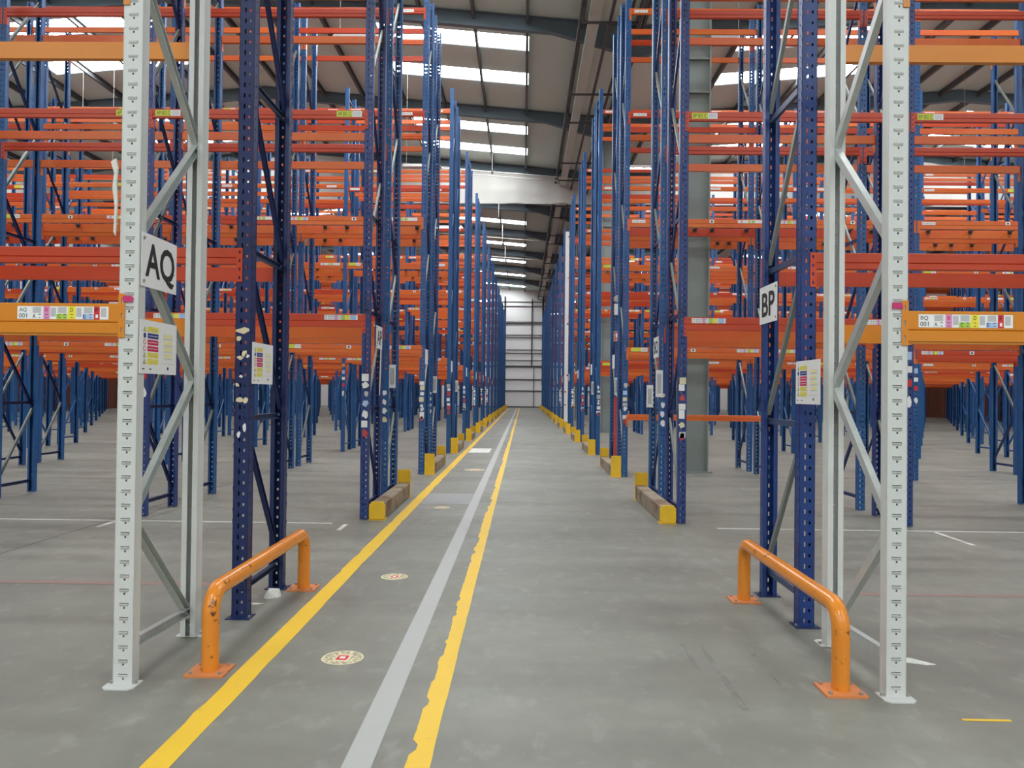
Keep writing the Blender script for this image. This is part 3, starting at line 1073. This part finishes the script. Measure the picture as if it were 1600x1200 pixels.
for side in (-1, 1):
    for n in range(2, 9):
        board('row_sign', side, side * 1.9235, pair_y(n) + (.0 if side < 0 else 1.33), 2.45, .42, .297,
              'white row sign seen edge-on on the %s rack pair, %s of the aisle' % (ORD[n], 'left' if side < 0 else 'right'), 'sign', None, False)
def notice(mb, F):
    w, h = .42, .297
    cols = ['pyellow', 'pnavy', 'pcrim', 'pcrim', 'pyellow', 'pyellow']
    ics = ['pyellow', 'pnavy', 'white', 'black', 'pyellow', 'pyellow']
    for i, c in enumerate(cols):
        z1 = h / 2 - .035 - i * .036
        put_rect(mb, -.135, -.01, z1 - .029, z1, .003, c, F)
        if c == 'pcrim' or c == 'pnavy':
            put_rect(mb, -.125, -.02, z1 - .016, z1 - .013, .0034, 'white', F)
        else:
            put_rect(mb, -.12, -.03, z1 - .012, z1 - .009, .0034, 'pgrey', F)
            put_rect(mb, -.11, -.03, z1 - .021, z1 - .018, .0034, 'pgrey', F)
        u, v = -.168, z1 - .015
        if c == 'pyellow':
            mb.quad([F(u - .016, v - .013, .003), F(u + .016, v - .013, .003), F(u, v + .015, .003)], 'black')
            mb.quad([F(u - .011, v - .010, .0034), F(u + .011, v - .010, .0034), F(u, v + .009, .0034)], 'pyellow')
        else:
            mt = {'pnavy': 'pnavy', 'pcrim': 'pred'}[c]
            mb.quad([F(u + .015 * math.cos(a * .628), v + .015 * math.sin(a * .628), .003) for a in range(10)], mt)
            if c == 'pcrim':
                mb.quad([F(u + .010 * math.cos(a * .628), v + .010 * math.sin(a * .628), .0034) for a in range(10)], 'white')
    for i in range(4):
        z1 = .085 - i * .038
        put_rect(mb, .06, .165, z1 - .024, z1, .003, 'ppale', F)
        put_rect(mb, .05, .175, z1 - .030, z1 - .028, .003, 'pgrey', F)
    put_rect(mb, .03, .19, -.088, -.086, .003, 'pgrey', F)
    put_rect(mb, .10, .12, -.122, -.106, .003, 'pnavy', F)
    for u in (-.18, -.10):
        put_rect(mb, u - .012, u + .012, -.126, -.120, .003, 'black', F)
board('load_notice', -1, -2.15 + .056, 4.15, 1.985, .44, .297, 'white load notice below the AQ sign on the left grey post', 'notice', notice, False)
board('load_notice', -1, -1.98 + .060, 5.40, 1.945, .44, .297, 'white load notice on the left navy post behind the grey rack', 'notice', notice, False)
board('load_notice', 1, 1.98 - .060, 5.00, 1.845, .44, .297, 'white load notice on the right navy post beside the BQ rack', 'notice', notice, False)

# red fire-point sign, bell and call box on the right-hand third pair
e = link('fire_sign', None, None, (1.98, pair_y(2) + 1.28, 2.83))
thing(e, 'small red and white fire sign on the right third rack pair', 'sign')
mb = MB()
mb.box(-.085, .085, -.004, 0, -.10, .10, 'white'); mb.box(-.075, .075, -.006, -.004, -.09, .09, 'pred')
link('plate', mb.mesh('plate'), e)
mb = MB()
put_rect(mb, -.05, -.01, -.03, .06, .007, 'white', FRONT); put_rect(mb, .01, .05, -.03, .06, .007, 'white', FRONT); put_rect(mb, -.05, .05, -.07, -.055, .007, 'white', FRONT)
link('pictogram', mb.mesh('pictogram'), e)
e = link('alarm_bell', None, None, (1.96, pair_y(2) + 1.29, 3.62))
thing(e, 'round white alarm bell above a box on the right third rack', 'alarm')
mb = MB(); mb.tube((0, 0, 0), (0, -.05, 0), .075, 'conduit', 16); mb.tube((0, -.05, 0), (0, -.065, 0), .045, 'conduit', 12)
link('gong', mb.mesh('gong'), e)
mb = MB(); mb.prism([(-.06, -.34), (.05, -.34), (.06, -.33), (.06, -.13), (.04, -.11), (-.06, -.11)], 'y', -.06, 0, 'white')
link('box', mb.mesh('box'), e)
# narrow white plates hanging on the frames
for side, n, dy, z, h in ((-1, 1, 1.6, 2.0, .34), (1, 1, 1.30, 1.95, .38), (-1, 2, 1.6, 1.95, .36), (1, 2, .9, 1.95, .36), (-1, 3, 1.6, 1.95, .32), (1, 3, .9, 1.95, .36), (1, 1, 2.1, 1.75, .34)):
    e = link('upright_plate', None, None, (side * 1.92, pair_y(n) + dy, z))
    thing(e, 'narrow white plate on the %s rack frames of the %s pair%s' % ('left' if side < 0 else 'right', ORD[n], ', farther back' if dy == 2.1 else ''), 'plate')
    mb = MB()
    mb.prism([(-.05, -h), (.05, -h), (.05, 0), (-.05, 0)], 'y', -.003, .0, 'white')
    mb.box(-.03, .03, -.0042, -.003, -h + .05, -.05, 'pgrey')
    link('plate', mb.mesh('plate'), e)

# ------------------------------------------------------------------ orange U barriers
def sweep(path, r, mat, seg=20):
    mb = MB()
    k = mb.mi(mat)
    n = len(path)
    for i, p in enumerate(path):
        p = Vector(p)
        d = (Vector(path[min(i + 1, n - 1)]) - Vector(path[max(i - 1, 0)])).normalized()
        u = Vector((1, 0, 0))
        w = d.cross(u).normalized()
        for j in range(seg):
            a = 2 * math.pi * j / seg
            mb.v.append(tuple(p + r * (math.cos(a) * u + math.sin(a) * w)))
    for i in range(n - 1):
        for j in range(seg):
            q = (j + 1) % seg
            mb.f.append((i * seg + j, i * seg + q, (i + 1) * seg + q, (i + 1) * seg + j)); mb.m.append(k)
    return mb.mesh('pipe', True)
def barrier(x, ya, yb, H, label):
    e = link('pipe_barrier', None, None, (x, (ya + yb) / 2, 0))
    thing(e, label, 'barrier', 'orange pipe barriers')
    L = (yb - ya) / 2
    R = .125
    path = [(0, -L, .01), (0, -L, .1), (0, -L, .2), (0, -L, H - R)]
    for i in range(1, 9):
        a = math.pi / 2 * i / 8
        path.append((0, -L + R - R * math.cos(a), H - R + R * math.sin(a)))
    for i in range(0, 9):
        a = math.pi / 2 * i / 8
        path.append((0, L - R + R * math.sin(a), H - R + R * math.cos(a)))
    path += [(0, L, .2), (0, L, .1), (0, L, .01)]
    link('pipe', sweep(path, .048, 'pipe'), e)
    for s in (-1, 1):
        q = MB(); q.box(-.11, .11, -.10, .10, 0, .012, 'plate')
        bp = link('base_plate', q.mesh('base_plate'), e, (0, s * L, 0))
        for bx in (-.082, .082):
            for by in (-.072, .072):
                link('bolt', BOLT, bp, (bx, by, .012))
        q = MB(); q.tube((0, 0, 0), (0, 0, .004), 0.0492, 'pipe', 20)
        link('weld_ring', q.mesh('weld_ring', False), e, (0, s * L, .285))
barrier(-1.765, 4.36, 6.22, .452, 'orange painted U-shaped pipe barrier beside the left grey and navy racks')
barrier(1.74, 4.22, 6.05, .452, 'orange painted U-shaped pipe barrier beside the right grey and navy racks')

# ------------------------------------------------------------------ rack end guards
mb = MB(); mb.prism([(-.085, 0), (-.09, .01), (-.09, .20), (-.075, .215), (.075, .215), (.09, .20), (.09, .01), (.085, 0)], 'y', .02, 2.19, 'timber'); G_RAIL = mb.mesh('rail')
mb = MB()
mb.prism([(-.095, .008), (.095, .008), (.095, .40), (.088, .41), (-.088, .41), (-.095, .40)], 'y', 0, .018, 'yellow')
mb.box(-.095, -.0905, .018, .05, .008, .40, 'yellow'); mb.box(.0905, .095, .018, .05, .008, .40, 'yellow')
G_TALL = mb.mesh('end_plate')
mb = MB()
mb.prism([(-.09, .012), (.09, .012), (.1, .05), (.098, .18), (.07, .225), (-.07, .225), (-.098, .18), (-.1, .05)], 'y', -.012, .03, 'yellow')
G_SHORT = mb.mesh('end_plate')
mb = MB(); mb.prism([(-.105, -.03), (.105, -.03), (.105, .16), (-.105, .16)], 'z', 0, .008, 'yellow'); G_FOOT = mb.mesh('foot_plate')
mb = MB(); mb.prism([(-.085, 0), (-.09, .01), (-.09, .20), (-.075, .215), (.075, .215), (.09, .20), (.09, .01), (.085, 0)], 'y', .02, 2.19, 'plate'); G_RAILO = mb.mesh('rail')
for side in (-1, 1):
    for n in range(1, N_PAIRS):
        e = link('rack_guard', None, None, (side * 1.815, pair_y(n) + .0, 0))
        last = n == N_PAIRS - 1
        thing(e, ('orange low rack-end guard, farthest on the %s' if last else 'yellow-ended timber rack guard, ' + ORD[n - 1] + ' on the %s of the aisle') % ('left' if side < 0 else 'right'), 'guard', 'rack end guards')
        link('rail', G_RAILO if last else G_RAIL, e)
        link('end_plate', G_SHORT if n == 1 else G_TALL, e)
        link('end_plate', G_TALL, e, (0, 2.21, 0), (0, 0, math.pi))
        link('foot_plate', G_FOOT, e)
        link('foot_plate', G_FOOT, e, (0, 2.21, 0), (0, 0, math.pi))

# ------------------------------------------------------------------ dark end cages by the back wall
mb = MB(); ibeam(mb, .14, .12, .012, .008, 0, 12.3, 'rail'); dp = mb.mesh('post')
for side in (-1, 1):
    e = link('dark_rack', None, None, (side * 2.12, 84.6, 0))
    thing(e, 'black steel framework against the end wall, %s of the aisle' % ('left' if side < 0 else 'right'), 'framework')
    for y in (0, 1.1, 2.2):
        link('post', dp, e, (-side * .0, y, 0))
        link('post', dp, e, (side * 2.8, y, 0))
    for z in (2.0, 4.7, 6.2, 9.6, 12.0):
        q = MB(); q.box(-.03, .03, 0, 2.2, z - .05, z + .05, 'rail')
        link('side_rail', q.mesh('side_rail'), e)

# ------------------------------------------------------------------ floor stickers and litter
def floor_sticker(x, y, r, label):
    e = link('floor_sticker', None, None, (x, y, 0))
    thing(e, label, 'sticker', 'round floor stickers')
    def disc(r0, z, mat, nm, jag=0.0, n=32):
        q = MB()
        q.quad([((r0 + jag * random.uniform(-1, 1)) * math.cos(6.2832 * i / n), (r0 + jag * random.uniform(-1, 1)) * math.sin(6.2832 * i / n), z) for i in range(n)], mat)
        return link(nm, q.mesh(nm), e)
    disc(r, .0012, 'cream', 'rim', .003)
    disc(r * .92, .0016, 'worn', 'face')
    q = MB()
    c = r * .42
    q.quad([(-c, -c * 1.2, .002), (c * .8, -c * 1.3, .002), (c, c * .9, .002), (-c * .6, c * 1.2, .002)], 'cream')
    c *= .72
    q.quad([(-c, -c * 1.1, .0024), (c * .8, -c * 1.2, .0024), (c, c * .9, .0024), (-c * .7, c * 1.1, .0024)], 'pred')
    c *= .45
    q.quad([(-c, -c, .0028), (c, -c, .0028), (c, c, .0028), (-c, c, .0028)], 'white')
    link('emblem', q.mesh('emblem'), e)
floor_sticker(-1.07, 4.62, .125, 'worn round red and cream floor sticker nearest the viewer')
floor_sticker(-1.10, 6.66, .115, 'worn round red and white floor sticker, second along the walkway')
floor_sticker(-1.12, 10.7, .11, 'faded white floor sticker before the grey cross band')
floor_sticker(-.99, 16.0, .22, 'large pale yellow floor sticker beyond the grey cross band')
def scrap(name, x, y, pts, label, h=.01, mat='litter'):
    mb = MB()
    mb.prism(pts, 'z', .001, .004, mat)
    n = len(mb.v)
    for i in range(len(pts)):
        if i % 2:
            v = mb.v[i + len(pts)]
            mb.v[i + len(pts)] = (v[0] * .8, v[1] * .8, h)
    o = link(name, mb.mesh(name), None, (x, y, 0))
    thing(o, label, 'litter')
scrap('paper_scrap', 2.39, 4.70, [(-.09, .05), (-.02, .07), (.10, -.04), (.04, -.05), (-.10, .0)], 'flat white paper scrap on the floor behind the right grey post')
scrap('crumpled_wrapper', -1.93, 5.95, [(-.06, -.03), (-.02, -.07), (.05, -.02), (.06, .03), (.0, .08), (-.05, .05)], 'crumpled grey-white wrapper near the left barrier leg', .06)
scrap('torn_tape', -2.0, 5.75, [(-.06, 0), (.02, -.02), (.07, .01), (.0, .02)], 'small torn white tape scrap by the left navy post', .006)
rs2 = random.Random(3)
# hanging torn wrap on the left grey post
mb = MB()
prof = [(0, 0), (.012, -.05), (.006, -.14), (.012, -.24), (.004, -.42), (-.006, -.40), (-.002, -.26), (-.016, -.16), (-.008, -.08), (-.026, -.02)]
mb.prism(prof, 'y', -.006, .006, 'litter')
o = link('torn_wrap', mb.mesh('torn_wrap'), None, (-2.15 - .070, 4.115, 2.85))
thing(o, 'torn strip of white wrap snagged on the left grey post', 'wrap')
# long white torn tape hanging under the AP sign
mb = MB()
mb.prism([(.02, 0), (.06, 0), (.03, -.35), (-.02, -.62), (-.04, -.62), (-.01, -.3)], 'x', -.004, .004, 'white')
o = link('hanging_tape', mb.mesh('hanging_tape'), None, (-1.92, 10.25, 2.175))
thing(o, 'long torn white tape hanging below the AP sign', 'tape')
